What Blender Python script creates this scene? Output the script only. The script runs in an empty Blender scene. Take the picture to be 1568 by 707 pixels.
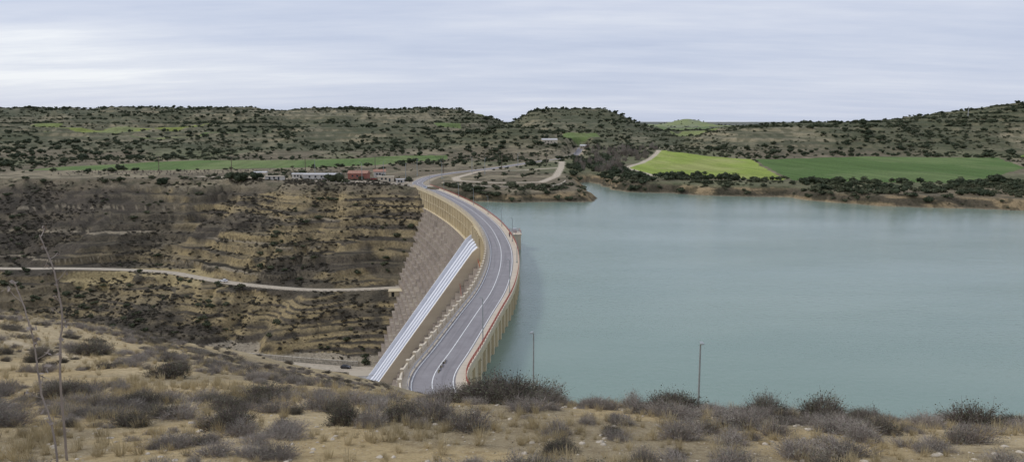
import bpy, math, random, numpy as np, time
from mathutils import Vector
T0=time.time()
random.seed(7); rng=np.random.default_rng(7)
scene=bpy.context.scene
# ------------------------------------------------------------------ noise
_TAB=np.random.default_rng(12345).random((512,512)).astype(np.float32)
def vnoise(x,y,seed=0):
    xf=np.floor(x);yf=np.floor(y)
    fx=(x-xf).astype(np.float32);fy=(y-yf).astype(np.float32)
    xi=(xf.astype(np.int32)+seed*37)&511;yi=(yf.astype(np.int32)+seed*91)&511
    x1=(xi+1)&511;y1=(yi+1)&511
    fx=fx*fx*(3-2*fx);fy=fy*fy*(3-2*fy)
    T=_TAB.ravel();a=T[xi*512+yi];b=T[x1*512+yi];c=T[xi*512+y1];d=T[x1*512+y1]
    a=a+(b-a)*fx;c=c+(d-c)*fx
    return a+(c-a)*fy
def fbm(x,y,o=4,seed=0):
    a=0.5;s=0;t=0
    x=np.asarray(x)*np.ones_like(y);y=np.asarray(y)*np.ones_like(x)
    for i in range(o):
        s=s+a*vnoise(x+i*17.3,y-i*9.1,seed+i);t+=a
        x=x*2.03;y=y*2.03;a*=.5
    return s/t
def sst(a,b,x):
    t=np.clip((x-a)/(b-a),0,1);return t*t*(3-2*t)
# ------------------------------------------------------------------ paths
def spline(pts,step,smooth=0):
    P=np.array(pts,float);Q=np.vstack([2*P[0]-P[1],P,2*P[-1]-P[-2]])
    out=[]
    for i in range(1,len(Q)-2):
        p0,p1,p2,p3=Q[i-1],Q[i],Q[i+1],Q[i+2]
        for t in np.linspace(0,1,24,endpoint=False):
            out.append(.5*((2*p1)+(-p0+p2)*t+(2*p0-5*p1+4*p2-p3)*t*t+(-p0+3*p1-3*p2+p3)*t**3))
    out.append(P[-1]);D=np.array(out)
    def res(D):
        s=np.r_[0,np.cumsum(np.linalg.norm(np.diff(D[:,:2],axis=0),axis=1))]
        n=int(s[-1]/step)+1
        q=np.linspace(0,s[-1],n)
        return np.stack([np.interp(q,s,D[:,k]) for k in range(D.shape[1])],1)
    D=res(D)
    if smooth:
        k=int(smooth/step)|1
        pad=k//2
        E=np.vstack([np.repeat(D[:1],pad,0),D,np.repeat(D[-1:],pad,0)])
        D2=np.stack([np.convolve(E[:,c],np.ones(k)/k,'valid') for c in range(D.shape[1])],1)
        D2[0]=D[0];D2[-1]=D[-1];D=res(D2)
    return D
class Path:
    def __init__(s,D):
        s.D=D; s.S=np.r_[0,np.cumsum(np.linalg.norm(np.diff(D[:,:2],axis=0),axis=1))]
        T=np.gradient(D[:,:2],axis=0);T/=np.linalg.norm(T,axis=1)[:,None]
        s.T=T; s.N=np.stack([T[:,1],-T[:,0]],1)
    def at(s,q):
        q=np.atleast_1d(q)
        C=np.stack([np.interp(q,s.S,s.D[:,k]) for k in range(3)],1)
        N=np.stack([np.interp(q,s.S,s.N[:,k]) for k in range(2)],1);N/=np.linalg.norm(N,axis=1)[:,None]
        return C,N
ROADPTS=[(130,92,-2),(60,91,-1.6),(22,90,-1),(3,91,-.3),(-8,97,0),(-12,109,0),(-10.3,123.4,0),(-7.1,150,0),(-4.2,175,0),(-2.9,209,0),(-4.2,245,0),(-10,295,0),(-22,355,0),(-38.5,416,0),(-56,470,0),(-61,493,.6),(-57,539,1.3),(-42,581,1.5),(-13,633,2),(22,724,2.5),(51,780,3),(69,838,4),(91,1000,8)]
RD=Path(spline(ROADPTS,1.0,13))
iD0=int(np.argmin(np.hypot(RD.D[:,0]+12,RD.D[:,1]-103))); iD1=int(np.argmin(np.hypot(RD.D[:,0]+56.5,RD.D[:,1]-471)))
RD.D[iD0:iD1,2]=0
S0,S1=RD.S[iD0],RD.S[iD1]
damY=RD.D[iD0:iD1+1,1];damX=RD.D[iD0:iD1+1,0];damS=RD.S[iD0:iD1+1]
def s_of_y(y): return float(np.interp(y,damY,damS))
def Xc(y): return np.where(y>471,-58,np.interp(y,damY,damX))
MIDR=Path(spline([(-50,374,-43),(-57,373,-43),(-79,368,-43),(-101.6,368,-43),(-126.7,376,-43),(-150,387,-43),(-169,399,-43),(-187,407,-42),(-209,409,-41),(-244,408,-40),(-280,408,-40),(-400,412,-39),(-600,430,-38)],2,9))
TOER=Path(spline([(-52,302,-62.6),(-72,306,-63),(-98,312,-63),(-124,320,-63.5),(-150,326,-64),(-220,330,-65),(-400,360,-68)],2,9))
def polydist(x,y,P):
    md=np.full(x.shape,1e9);mz=np.zeros(x.shape)
    for a,b in zip(P[:-1],P[1:]):
        dx,dy=b[0]-a[0],b[1]-a[1];L=dx*dx+dy*dy+1e-9
        t=np.clip(((x-a[0])*dx+(y-a[1])*dy)/L,0,1)
        d=np.hypot(x-a[0]-t*dx,y-a[1]-t*dy)
        m=d<md
        md=np.where(m,d,md)
        if len(a)>2: mz=np.where(m,a[2]+t*(b[2]-a[2]),mz)
    return md,mz
def pdm(x,y,P,R=40):
    P=np.asarray(P,float);m=(x>P[:,0].min()-R)&(x<P[:,0].max()+R)&(y>P[:,1].min()-R)&(y<P[:,1].max()+R)
    r=np.full(x.shape,1e9)
    if m.any(): r[m]=polydist(x[m],y[m],P)[0]
    return r
def inpoly(x,y,P):
    r=np.zeros(x.shape,bool);n=len(P)
    for i in range(n):
        x1,y1=P[i];x2,y2=P[(i+1)%n]
        if y1==y2: continue
        c=((y1>y)!=(y2>y))&(x<(x2-x1)*(y-y1)/(y2-y1)+x1)
        r^=c
    return r
SHORE=[(-48,436),(-25,424),(0,419),(30,421),(44,425),(49,433),(50,450),(48,485),(49,526),(52,560),(58,566),(63,545),(66,500),(74,486),(100,474),(112,466),(123,458),(145,452),(163,450),(172,425),(195,402),(225,391),(255,380),(300,368),(420,350),(900,340)]
LAKE=SHORE+[(900,-500),(-12,-500),(-12,100),(-5,200),(-12,300),(-30,380)]
F_LIGHT=[(94,628),(120,700),(167,863),(231,735),(182,503),(158,512),(134,528),(101,545)]
F_DARK=[(234,735),(351,790),(492,768),(423,628),(291,480),(240,488),(186,503)]
F_LEFT=[(-385,600),(-252,602),(-132,655),(-63,730),(-66,785),(-200,745),(-302,730),(-385,650)]
F_RIGHT2=[(520,780),(560,830),(700,800),(600,650),(450,640)]
PATHS=[[(-39,524),(-25,590),(-2,655),(34,712),(46,700),(41,633),(31,537),(19,488),(-10,483),(-36,499),(-39,524)],[(41,633),(10,600),(-25,590)],[(34,712),(22,724)],[(101,545),(94,628),(120,700),(167,863)],[(-61,493),(-90,500),(-140,512),(-220,535)]]
FARC=RD.D[iD1-3::8];NEARC=RD.D[:iD0+4:4]
def carve(z,x,y,P,hw,fall,dz=-.1):
    x0,x1=P[:,0].min()-30,P[:,0].max()+30;y0,y1=P[:,1].min()-30,P[:,1].max()+30
    m=(x>x0)&(x<x1)&(y>y0)&(y<y1)
    if not m.any(): return z
    d,pz=polydist(x[m],y[m],P)
    w=1-sst(hw,hw+fall,d)
    z=z.copy();z[m]=z[m]*(1-w)+(pz+dz)*w
    return z
def height(x,y):
    # near hill (camera side)
    Yb=np.interp(x,[-60,-40,-20,-12,-6,-2.4,0,7,30],[45,40,31,25,17,13,12,10.5,9])
    Sl=np.interp(x,[-60,-20,-12,0,30],[.43,.425,.40,.405,.445])
    s1=np.interp(x,[-30,-20,-12,-5,0,3,8],[.18,.197,.236,.245,.238,.24,.25])
    w=1.3
    zN=36.4-s1*y-(Sl-s1)*w*np.logaddexp(0,(y-Yb)/w)
    zN=zN+(fbm(x/3.5,y/3.5,4,11)-.5)*.4*np.clip(y/12,.2,1)+(fbm(x/25,y/25,4,12)-.5)*3.0*sst(25,60,y)
    zN=np.minimum(zN,60)
    # land plateau and hills
    land=np.interp(y,[400,500,650,800,1200,2000,4000,7000],[.3,1.2,2.5,5,14,24,43,58])
    n1=fbm(x/160,y/160,5,21);n2=fbm(x/420,y/420,3,22)
    rg=1-np.abs(fbm(x/110,y/150,4,23)*2-1)
    land=land+(fbm(x/60,y/60,3,24)-.5)*3*sst(560,760,y)
    def ridge(zr,f,amp):
        f=np.clip(f,0,1)
        return land+(zr-land)*f+amp*((rg-.75)*1.6+(n1-.5))*f*(1.25-f)*1.6
    fxl=np.interp(y+ (n2-.5)*160,[760,900,1050,1200,1350,1500,1650,2300],[0,.1,.32,.5,.78,1,.97,.3])
    L=ridge(np.interp(x,[-1600,-1012,-883,-750,-620,-500,-370,-237,-170,-108,-70,-18,20],[66,64,63,66,65.5,64,67,66.5,66,63,54,38,18]),fxl,24)
    fm=np.interp(y+(n2-.5)*60,[880,1000,1130,1230,1280,1420,1500,1750],[0,.18,.45,.72,1,1,.6,0])
    M=ridge(np.interp(x,[-120,-49,-4.5,18,35,51,158,186,214,260,330],[14,26,38,49,58.5,60,60.5,50,38,26,12]),fm,9)
    fr=np.interp(y+(n2-.5)*80,[790,850,920,1000,1150,1500,2500],[0,.25,.62,1,.95,.5,0])
    R=ridge(np.interp(x,[120,186,237,289,332,444,530,573,616,645,675,790,1200],[4,7,16,28,34,40,41.5,45,48,52,59,74,90]),fr,12)
    G=land+25*np.exp(-(((x-5)/75)**2+((y-930)/90)**2))+22*np.exp(-(((x+150)/100)**2+((y-1000)/70)**2))+24*np.exp(-(((x-640)/70)**2+((y-2800)/200)**2))+9*np.exp(-(((x-300)/160)**2+((y-1900)/250)**2))
    land=np.maximum(np.maximum(np.maximum(land,L),np.maximum(M,R)),G)
    k=land/6.0+n2*.8;kf=np.floor(k);tr=6.0*(kf+sst(.3,.7,k-kf)-n2*.8)
    land=np.where((y>850),land*.4+tr*.6,land)
    # lake bank
    sd=np.full(x.shape,200.);m=(y>250)&(y<800)&(x>-130)&(x<1100)
    if m.any(): sd[m]=polydist(x[m],y[m],SHORE)[0]
    ins=inpoly(x,y,LAKE)
    sd=np.where(ins,-sd,sd)
    sdn=sd+(fbm(x/14,y/14,4,31)-.5)*9
    bank=-5+np.where(sdn>0,sdn*.42+sst(0,5,sdn)*1.8,sdn*.6)
    bank=np.maximum(bank,-14)
    zR=np.minimum(land,bank)
    # downstream valley far slope
    Yt=np.interp(x,[-600,-280,-150,-60,0],[400,352,330,308,296])
    mx=MIDR.D[::-1]
    Yr=np.interp(x,mx[:,0],mx[:,1]);zr=np.interp(x,mx[:,0],mx[:,2])
    Ye=np.interp(x,[-600,-280,-150,-60,-30],[545,503,485,464,440])
    env=sst(-55,-110,x)
    gul=(fbm(x/60,y/160,3,41)-.5)*2
    gv=1-np.abs(fbm(x/26,y/80,4,42)*2-1)
    Yw=y+gul*26*(.25+.75*env)-(gv-.7)*26*(.2+.8*env)+(fbm(x/9,y/9,3,43)-.5)*4
    zf=-64.5+np.minimum(0,(x+60)*.012)
    lo=zf+(zr-zf)*np.clip((Yw-Yt)/(Yr-5-Yt),0,1)
    hi=zr+(.6-zr)*np.maximum((Yw-(Yr+5))/(Ye-Yr-5),0)
    v=np.where(Yw<Yr,lo,hi)
    wv=(fbm(x/130,y/200,3,44))*2.2
    k=v/5.2+wv;kf=np.floor(k);tv=5.2*(kf+sst(.3,.58,k-kf)-wv)
    tm=.12+.5*sst(.42,.6,fbm(x/70,y/50,3,47))
    v=v*(1-tm)+tv*tm
    zL=np.minimum(v,land)
    zfar=np.where(x<Xc(y),zL,zR)
    z=np.maximum(zN,zfar)
    z=carve(z,x,y,NEARC,5.4,5,-.25)
    z=carve(z,x,y,FARC,5,10,-.2)
    z=carve(z,x,y,MIDR.D[::4],3.6,3,-.12)
    z=carve(z,x,y,TOER.D[::4],4.5,5,-.12)
    return z,zN,sd
def hpt(x,y):
    z,_,_=height(np.array([float(x)]),np.array([float(y)]));return float(z[0])
# ------------------------------------------------------------------ node helpers
def newmat(name):
    m=bpy.data.materials.new(name);m.use_nodes=True;nt=m.node_tree
    b=nt.nodes['Principled BSDF'];b.inputs['Specular IOR Level'].default_value=.25
    return m,nt,b
def N(nt,t,**k):
    n=nt.nodes.new(t)
    for a,v in k.items(): setattr(n,a,v)
    return n
def mixc(nt,a,b,f,mode='MIX'):
    n=nt.nodes.new('ShaderNodeMix');n.data_type='RGBA';n.blend_type=mode
    for sock,v in ((n.inputs[6],a),(n.inputs[7],b),(n.inputs[0],f)):
        if hasattr(v,'is_output') or isinstance(v,bpy.types.NodeSocket): nt.links.new(v,sock)
        elif isinstance(v,(int,float)): sock.default_value=v
        else: sock.default_value=(*v,1) if len(v)==3 else v
    return n.outputs[2]
def ramp(nt,sock,pts):
    r=nt.nodes.new('ShaderNodeValToRGB');nt.links.new(sock,r.inputs[0]);e=r.color_ramp.elements
    while len(e)<len(pts): e.new(.5)
    for i,(p,c) in enumerate(pts):
        e[i].position=p;e[i].color=(c,c,c,1) if isinstance(c,(int,float)) else (*c,1)
    return r.outputs[0]
def noise(nt,vec,scale,detail=4,rough=.55):
    n=nt.nodes.new('ShaderNodeTexNoise');n.inputs['Scale'].default_value=scale;n.inputs['Detail'].default_value=detail;n.inputs['Roughness'].default_value=rough
    if vec is not None: nt.links.new(vec,n.inputs['Vector'])
    return n.outputs[0]
def pos(nt): return nt.nodes.new('ShaderNodeNewGeometry').outputs['Position']
def mapping(nt,vec,scale,rot=None):
    m=nt.nodes.new('ShaderNodeMapping');m.inputs['Scale'].default_value=scale;nt.links.new(vec,m.inputs[0])
    if rot: m.inputs['Rotation'].default_value=rot
    return m.outputs[0]
def simple(name,col,rough=.8,scale=1.0,var=.25,bump=0,metal=0):
    m,nt,b=newmat(name);p=pos(nt)
    n=noise(nt,p,scale,5)
    c=mixc(nt,tuple(x*(1-var) for x in col),tuple(min(1,x*(1+var)) for x in col),ramp(nt,n,[(.3,0.),(.7,1.)]))
    nt.links.new(c,b.inputs['Base Color']);b.inputs['Roughness'].default_value=rough;b.inputs['Metallic'].default_value=metal
    if bump:
        bp=N(nt,'ShaderNodeBump');bp.inputs['Strength'].default_value=.6;bp.inputs['Distance'].default_value=bump
        nt.links.new(n,bp.inputs['Height']);nt.links.new(bp.outputs[0],b.inputs['Normal'])
    return m
def concrete(name,base,dark,joint=(5.,2.2),jw=.02,jd=.6,stain=.7,blot=None):
    m,nt,b=newmat(name)
    uv=N(nt,'ShaderNodeTexCoord').outputs['UV'];p=pos(nt)
    st=noise(nt,mapping(nt,uv,(1.1,.07,1)),1.0,5,.65)
    st2=noise(nt,mapping(nt,uv,(.12,.12,1)),1.0,5,.6)
    f=noise(nt,p,1.6,6,.65)
    c=mixc(nt,base,dark,ramp(nt,st,[(.42,0.),(.72,stain)]))
    c=mixc(nt,c,dark,ramp(nt,st2,[(.45,0.),(.75,stain)]))
    if blot:
        st3=noise(nt,mapping(nt,uv,(.35,.05,1)),1.0,4,.7)
        c=mixc(nt,c,blot,ramp(nt,st3,[(.5,0.),(.62,.75)]))
    c=mixc(nt,c,(.5,.5,.5),ramp(nt,f,[(.3,0.),(.8,.35)]),'OVERLAY')
    br=N(nt,'ShaderNodeTexBrick');nt.links.new(uv,br.inputs['Vector']);br.offset=0
    br.inputs['Scale'].default_value=1;br.inputs['Brick Width'].default_value=joint[0];br.inputs['Row Height'].default_value=joint[1];br.inputs['Mortar Size'].default_value=jw
    c=mixc(nt,c,(jd,jd,jd),br.outputs['Fac'],'MULTIPLY')
    nt.links.new(c,b.inputs['Base Color']);b.inputs['Roughness'].default_value=.85
    bp=N(nt,'ShaderNodeBump');bp.inputs['Strength'].default_value=.5;bp.inputs['Distance'].default_value=.06
    nt.links.new(f,bp.inputs['Height']);nt.links.new(bp.outputs[0],b.inputs['Normal'])
    return m
# ------------------------------------------------------------------ object helpers
def link(o): scene.collection.objects.link(o);return o
def empty(name,loc=(0,0,0),rz=0):
    e=bpy.data.objects.new(name,None);e.empty_display_size=1;e.location=loc;e.rotation_euler=(0,0,rz);return link(e)
def meshobj(name,V,F,mat=None,parent=None,uv=None,smooth=False,do_link=True):
    me=bpy.data.meshes.new(name)
    me.from_pydata([tuple(v) for v in V],[],[tuple(f) for f in F])
    if uv is not None:
        l=me.uv_layers.new(name='UVMap');idx=np.empty(len(me.loops),int);me.loops.foreach_get('vertex_index',idx)
        l.data.foreach_set('uv',np.asarray(uv,float)[idx].ravel())
    if smooth: me.polygons.foreach_set('use_smooth',[True]*len(me.polygons))
    if mat: me.materials.append(mat)
    o=bpy.data.objects.new(name,me)
    if do_link: link(o)
    if parent: o.parent=parent
    return o
def quadmesh(name,V,Q,mat,do_link=True,attrs=None,parent=None):
    V=np.asarray(V,np.float32);Q=np.asarray(Q,np.int32);me=bpy.data.meshes.new(name)
    me.vertices.add(len(V));me.vertices.foreach_set('co',V.ravel())
    k=Q.shape[1];me.loops.add(Q.size);me.loops.foreach_set('vertex_index',Q.ravel())
    me.polygons.add(len(Q));me.polygons.foreach_set('loop_start',np.arange(0,Q.size,k,dtype=np.int32))
    try: me.polygons.foreach_set('loop_total',np.full(len(Q),k,dtype=np.int32))
    except Exception: pass
    me.update(calc_edges=True);me.materials.append(mat)
    o=bpy.data.objects.new(name,me)
    if do_link: link(o)
    if parent: o.parent=parent
    return o
def sweep(name,path,sv,prof,mat,closed=False,z0=0.0,parent=None):
    sv=np.asarray(sv,float);C,Nn=path.at(sv);pr=np.array(prof,float);n=len(sv);k=len(pr)
    V=np.zeros((n,k,3));V[:,:,0]=C[:,None,0]+Nn[:,None,0]*pr[None,:,0];V[:,:,1]=C[:,None,1]+Nn[:,None,1]*pr[None,:,0]
    V[:,:,2]=C[:,None,2]+pr[None,:,1]+z0
    run=np.r_[0,np.cumsum(np.hypot(*np.diff(pr,axis=0).T))]
    UV=np.zeros((n,k,2));UV[:,:,0]=sv[:,None];UV[:,:,1]=-run[None,:]
    F=[];kk=k if closed else k-1
    for i in range(n-1):
        for j in range(kk):
            j2=(j+1)%k;F.append((i*k+j,i*k+j2,(i+1)*k+j2,(i+1)*k+j))
    if closed: F.append(tuple(range(k)));F.append(tuple((n-1)*k+j for j in reversed(range(k))))
    return meshobj(name,V.reshape(-1,3),F,mat,parent,UV.reshape(-1,2))
BF=[(0,3,2,1),(4,5,6,7),(0,1,5,4),(1,2,6,5),(2,3,7,6),(3,0,4,7)]
def boxes(name,items,mat,parent=None,do_link=True):
    V=[];F=[];UV=[]
    for (cx,cy,cz,sx,sy,sz,rz) in items:
        c,s=math.cos(rz),math.sin(rz);o=len(V)
        for (a,b,d) in ((-1,-1,-1),(1,-1,-1),(1,1,-1),(-1,1,-1),(-1,-1,1),(1,-1,1),(1,1,1),(-1,1,1)):
            x=a*sx/2;y=b*sy/2
            V.append((cx+x*c-y*s,cy+x*s+y*c,cz+d*sz/2));UV.append((cx+cy+x+y,cz+d*sz/2))
        F+= [tuple(o+i for i in f) for f in BF]
    return meshobj(name,V,F,mat,parent,UV,do_link=do_link)
def along(path,svals,off,z,sx,sy,sz):
    C,Nn=path.at(np.array(svals));r=[]
    for c,n in zip(C,Nn):
        r.append((c[0]+n[0]*off,c[1]+n[1]*off,c[2]+z+sz/2,sx,sy,sz,math.atan2(n[1],n[0])))
    return r
# ------------------------------------------------------------------ terrain
def seg(a,b,n): return np.linspace(a,b,n,endpoint=False)
az=np.radians(np.r_[seg(-100,-60,20),seg(-60,-37,70),seg(-37,37,820),seg(37,60,70),seg(60,101,21)])
rr=np.r_[seg(.6,4,16),seg(4,17,170),seg(17,60,150),seg(60,260,110),seg(260,300,34),seg(300,520,260),seg(520,900,140),seg(900,1600,190),seg(1600,3000,60),seg(3000,7600,30)]
A,Rr=np.meshgrid(az,rr)
GX=(Rr*np.sin(A));GY=(Rr*np.cos(A))
x=GX.ravel();y=GY.ravel()
z,zN,sd=height(x,y)
nr,na=A.shape
Z=z.reshape(nr,na)
dr=np.gradient(Z,axis=0)/np.gradient(Rr,axis=0);da=np.gradient(Z,axis=1)/(Rr*np.gradient(A,axis=1))
slope=np.hypot(dr,da).ravel()
def mixa(a,b,f): return a*(1-f[:,None])+np.asarray(b)[None,:]*f[:,None]
def mixarr(a,b,f): return a*(1-f[:,None])+b*f[:,None]
n=x.size
nA=fbm(x/45,y/45,5,51);nB=fbm(x/7,y/7,4,52);nC=fbm(x/160,y/160,4,53);nD=fbm(x/2.2,y/2.2,3,54)
hill=np.tile(np.array([.142,.14,.088]),(n,1))
hill=mixa(hill,(.265,.24,.155),sst(.5,.66,nA)*.75)
strata=fbm(z/1.3+fbm(x/90,y/90,2,55)*3,x/400,3,56)
hill=mixa(hill,(.37,.32,.215),sst(.52,.68,strata)*.55)
hill=mixa(hill,(.35,.295,.19),sst(.3,.58,slope)*.6)
hill=mixa(hill,(.075,.082,.048),sst(.47,.57,nB)*.6)
hill=mixa(hill,(.08,.092,.052),sst(.48,.58,nC)*.6)
col=hill
# plateau
plc=np.tile(np.array([.205,.172,.118]),(n,1))
plc=mixa(plc,(.34,.29,.195),sst(.5,.62,nA)*.75);plc=mixa(plc,(.09,.088,.056),sst(.5,.62,nB)*.6);plc=mixa(plc,(.12,.15,.07),sst(.55,.7,nC)*.6)
fpl=(1-sst(780,900,y))*(1-sst(10,22,z))
col=mixarr(col,plc,fpl)
# banks
bk=(x>Xc(y))&(y<620)&(y>300)
bank=np.tile(np.array([.12,.10,.068]),(n,1));bank=mixa(bank,(.40,.30,.17),sst(.46,.6,fbm(x/16,z/2,3,57))*.8);bank=mixa(bank,(.055,.052,.034),sst(.49,.59,nB)*.7)
bank=mixa(bank,(.30,.25,.17),(1-sst(-4.7,-4.0,z+nD*.5))*.7)
col=mixarr(col,bank,bk*(1-sst(-.6,1.4,z+nA)))
# downstream valley
vm=(x<Xc(y))&(z>zN+.02)&(y<540)
vc=np.tile(np.array([.108,.091,.070]),(n,1))
vc=mixa(vc,(.165,.14,.098),sst(.45,.66,nA)*.85)
vc=mixa(vc,(.062,.055,.043),sst(.45,.57,nB)*.7)
st2=fbm(z/.9+fbm(x/60,y/60,3,58)*5,x/60,3,59)
pt=sst(.47,.55,fbm(x/38,(y+z)/30,4,60))*sst(-330,-120,x)
pt=np.maximum(pt*.95,sst(.46,.53,fbm(x/26,y/26,4,64))*(z<-44))
rise=sst(.6,1.1,slope)
vc=mixa(vc,(.43,.335,.175),np.clip((sst(.42,.58,st2)*.8+rise*.55)*pt*1.1,0,.95))
vc=mixa(vc,(.19,.16,.11),rise*.4*sst(.42,.55,fbm(x/18,z/5,3,65)))
vc=mixa(vc,(.055,.05,.038),sst(.45,.2,slope)*.35)
vc=mixa(vc,(.22,.185,.125),sst(.6,.68,st2)*.45)
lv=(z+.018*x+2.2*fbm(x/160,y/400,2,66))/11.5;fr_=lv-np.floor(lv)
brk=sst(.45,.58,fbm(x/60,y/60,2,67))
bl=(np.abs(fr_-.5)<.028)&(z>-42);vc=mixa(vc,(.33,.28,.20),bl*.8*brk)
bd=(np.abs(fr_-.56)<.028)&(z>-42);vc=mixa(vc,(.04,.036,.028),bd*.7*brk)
w=sst(0,6,np.abs(-1.*(z-.0))*(z<0))*vm
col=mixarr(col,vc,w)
dm=pdm(x,y,MIDR.D[::6]);wb=(x<-160)&(dm<13)&(z<-41)&(z>zN+.02)
col=mixa(col,(.45,.36,.19),wb*.85*sst(.3,.45,nA))
fl=vm&(z<-61.5)
col=mixa(col,(.42,.36,.27),fl*.85*sst(-190,-140,x))
# near hill
nm=(z<=zN+.6)*1.
nm=nm*(y<300)
nc=np.tile(np.array([.48,.37,.20]),(n,1))
nc=mixa(nc,(.30,.25,.165),sst(.43,.63,fbm(x/1.7,y/1.7,4,61))*.75)
nc=mixa(nc,(.57,.46,.28),sst(.53,.68,fbm(x/3.,y/3.,4,62))*.7)
nc=mixa(nc,(.25,.215,.14),sst(28,70,y)*.6)
pth=pdm(x,y,[(-40,33),(-24,27),(-17,23.5),(-12,20)])
nc=mixa(nc,(.6,.5,.34),(1-sst(.5,1.1,pth+nD*.8))*.9)
col=mixarr(col,nc,nm)
# fields
wx=(fbm(x/12,y/12,2,71)-.5)*5;wy=(fbm(x/12,y/12,2,72)-.5)*6;fn=sst(.4,.65,fbm(x/50,y/90,4,73));fs=sst(.45,.6,fbm(x/5+y/40,y/60,3,74))
def field(col,P,c,c2,k=.97):
    m=inpoly(x+wx,y+wy,P)*1.
    cc=np.tile(np.array(c),(n,1));cc=mixa(cc,c2,fn);cc=cc*(1-.15*fs[:,None])
    return mixarr(col,cc,m*k)
col=field(col,F_LIGHT,(.31,.39,.085),(.39,.42,.14))
col=field(col,F_DARK,(.11,.185,.055),(.165,.235,.085))
col=field(col,F_LEFT,(.13,.205,.065),(.20,.25,.10))
col=field(col,F_RIGHT2,(.2,.3,.06),(.14,.24,.06))
FARF=[[(150,1300),(420,1500),(520,2100),(260,2100)],[(240,1090),(330,1130),(330,1250),(250,1230)],
      [(-640,1040),(-560,1090),(-430,1100),(-470,1050)],[(-560,960),(-380,985),(-300,1010),(-440,985)],[(-900,1070),(-640,1085),(-650,1110),(-900,1120)],[(-120,1380),(-45,1390),(-60,1500),(-130,1520)],[(-110,1080),(-70,1090),(-75,1130),(-120,1120)],
      [(600,1900),(1100,2000),(1100,2600),(600,2600)],[(300,2300),(800,2500),(800,3400),(300,3300)],[(60,1000),(120,1010),(115,1050),(70,1045)]]
for i,P in enumerate(FARF): col=field(col,P,(.17+.05*(i%3),.23+.04*(i%3),.08),(.25,.28,.12),.9)
for P in PATHS:
    d=pdm(x,y,P);col=mixa(col,(.58,.50,.39),(1-sst(2.2,3.2,d))*.92)
d=pdm(x,y,FARC);col=mixa(col,(.48,.41,.31),(1-sst(6,9,d))*.8)
d=pdm(x,y,[(-66,476),(-100,488),(-125,500)]);col=mixa(col,(.50,.44,.36),(1-sst(6,11,d))*.75*(z>-1))
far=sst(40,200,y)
hz=sst(900,3500,y)[:,None]*.3  # aerial haze painted into the ground colour, stronger with distance
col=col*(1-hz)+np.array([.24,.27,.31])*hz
m,nt,b=newmat('ground_soil')
at=N(nt,'ShaderNodeAttribute',attribute_name='Col').outputs['Color'];fa=N(nt,'ShaderNodeAttribute',attribute_name='far').outputs['Fac'];p=pos(nt)
n1=noise(nt,p,.9,6,.7);n2=noise(nt,p,6,6,.7);n3=noise(nt,p,38,4,.7)
farc=mixc(nt,at,(.32,.32,.32),ramp(nt,n1,[(.48,0.),(.62,.55)]),'MULTIPLY')
farc=mixc(nt,farc,mixc(nt,at,(1.3,1.3,1.3),1.0,'MULTIPLY'),ramp(nt,n1,[(.3,.5),(.45,0.)]))
nearc=mixc(nt,at,(.55,.51,.46),ramp(nt,n2,[(.45,0.),(.7,.8)]),'MULTIPLY')
nearc=mixc(nt,nearc,(.62,.53,.38),ramp(nt,n3,[(.58,0.),(.68,.5)]))
nearc=mixc(nt,nearc,(.14,.11,.07),ramp(nt,n3,[(.3,.6),(.42,0.)]))
vo=N(nt,'ShaderNodeTexVoronoi');vo.inputs['Scale'].default_value=11;nt.links.new(p,vo.inputs['Vector'])
nearc=mixc(nt,nearc,(.52,.45,.34),ramp(nt,vo.outputs['Distance'],[(.13,.5),(.2,0.)]))
nt.links.new(mixc(nt,nearc,farc,fa),b.inputs['Base Color']);b.inputs['Roughness'].default_value=.95;b.inputs['Specular IOR Level'].default_value=.1
b1=N(nt,'ShaderNodeBump');b1.inputs['Distance'].default_value=.9;nt.links.new(n1,b1.inputs['Height']);nt.links.new(fa,b1.inputs['Strength'])
b2=N(nt,'ShaderNodeBump');b2.inputs['Distance'].default_value=.06;b2.inputs['Strength'].default_value=.9;nt.links.new(n2,b2.inputs['Height']);nt.links.new(b1.outputs[0],b2.inputs['Normal'])
b3=N(nt,'ShaderNodeBump');b3.inputs['Distance'].default_value=.025;b3.inputs['Strength'].default_value=.9;nt.links.new(n3,b3.inputs['Height']);nt.links.new(b2.outputs[0],b3.inputs['Normal'])
nt.links.new(b3.outputs[0],b.inputs['Normal'])
I=np.arange(nr*na).reshape(nr,na)
Q=np.stack([I[:-1,:-1],I[:-1,1:],I[1:,1:],I[1:,:-1]],-1).reshape(-1,4)[:, ::-1]
ter=quadmesh('terrain',np.stack([x,y,z],1),Q,m)
a=ter.data.attributes.new('Col','FLOAT_COLOR','POINT');a.data.foreach_set('color',np.c_[np.clip(col,0,1),np.ones(n)].astype(np.float32).ravel())
a=ter.data.attributes.new('far','FLOAT','POINT');a.data.foreach_set('value',far.astype(np.float32))
ter.data.polygons.foreach_set('use_smooth',np.ones(len(ter.data.polygons),bool))
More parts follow.
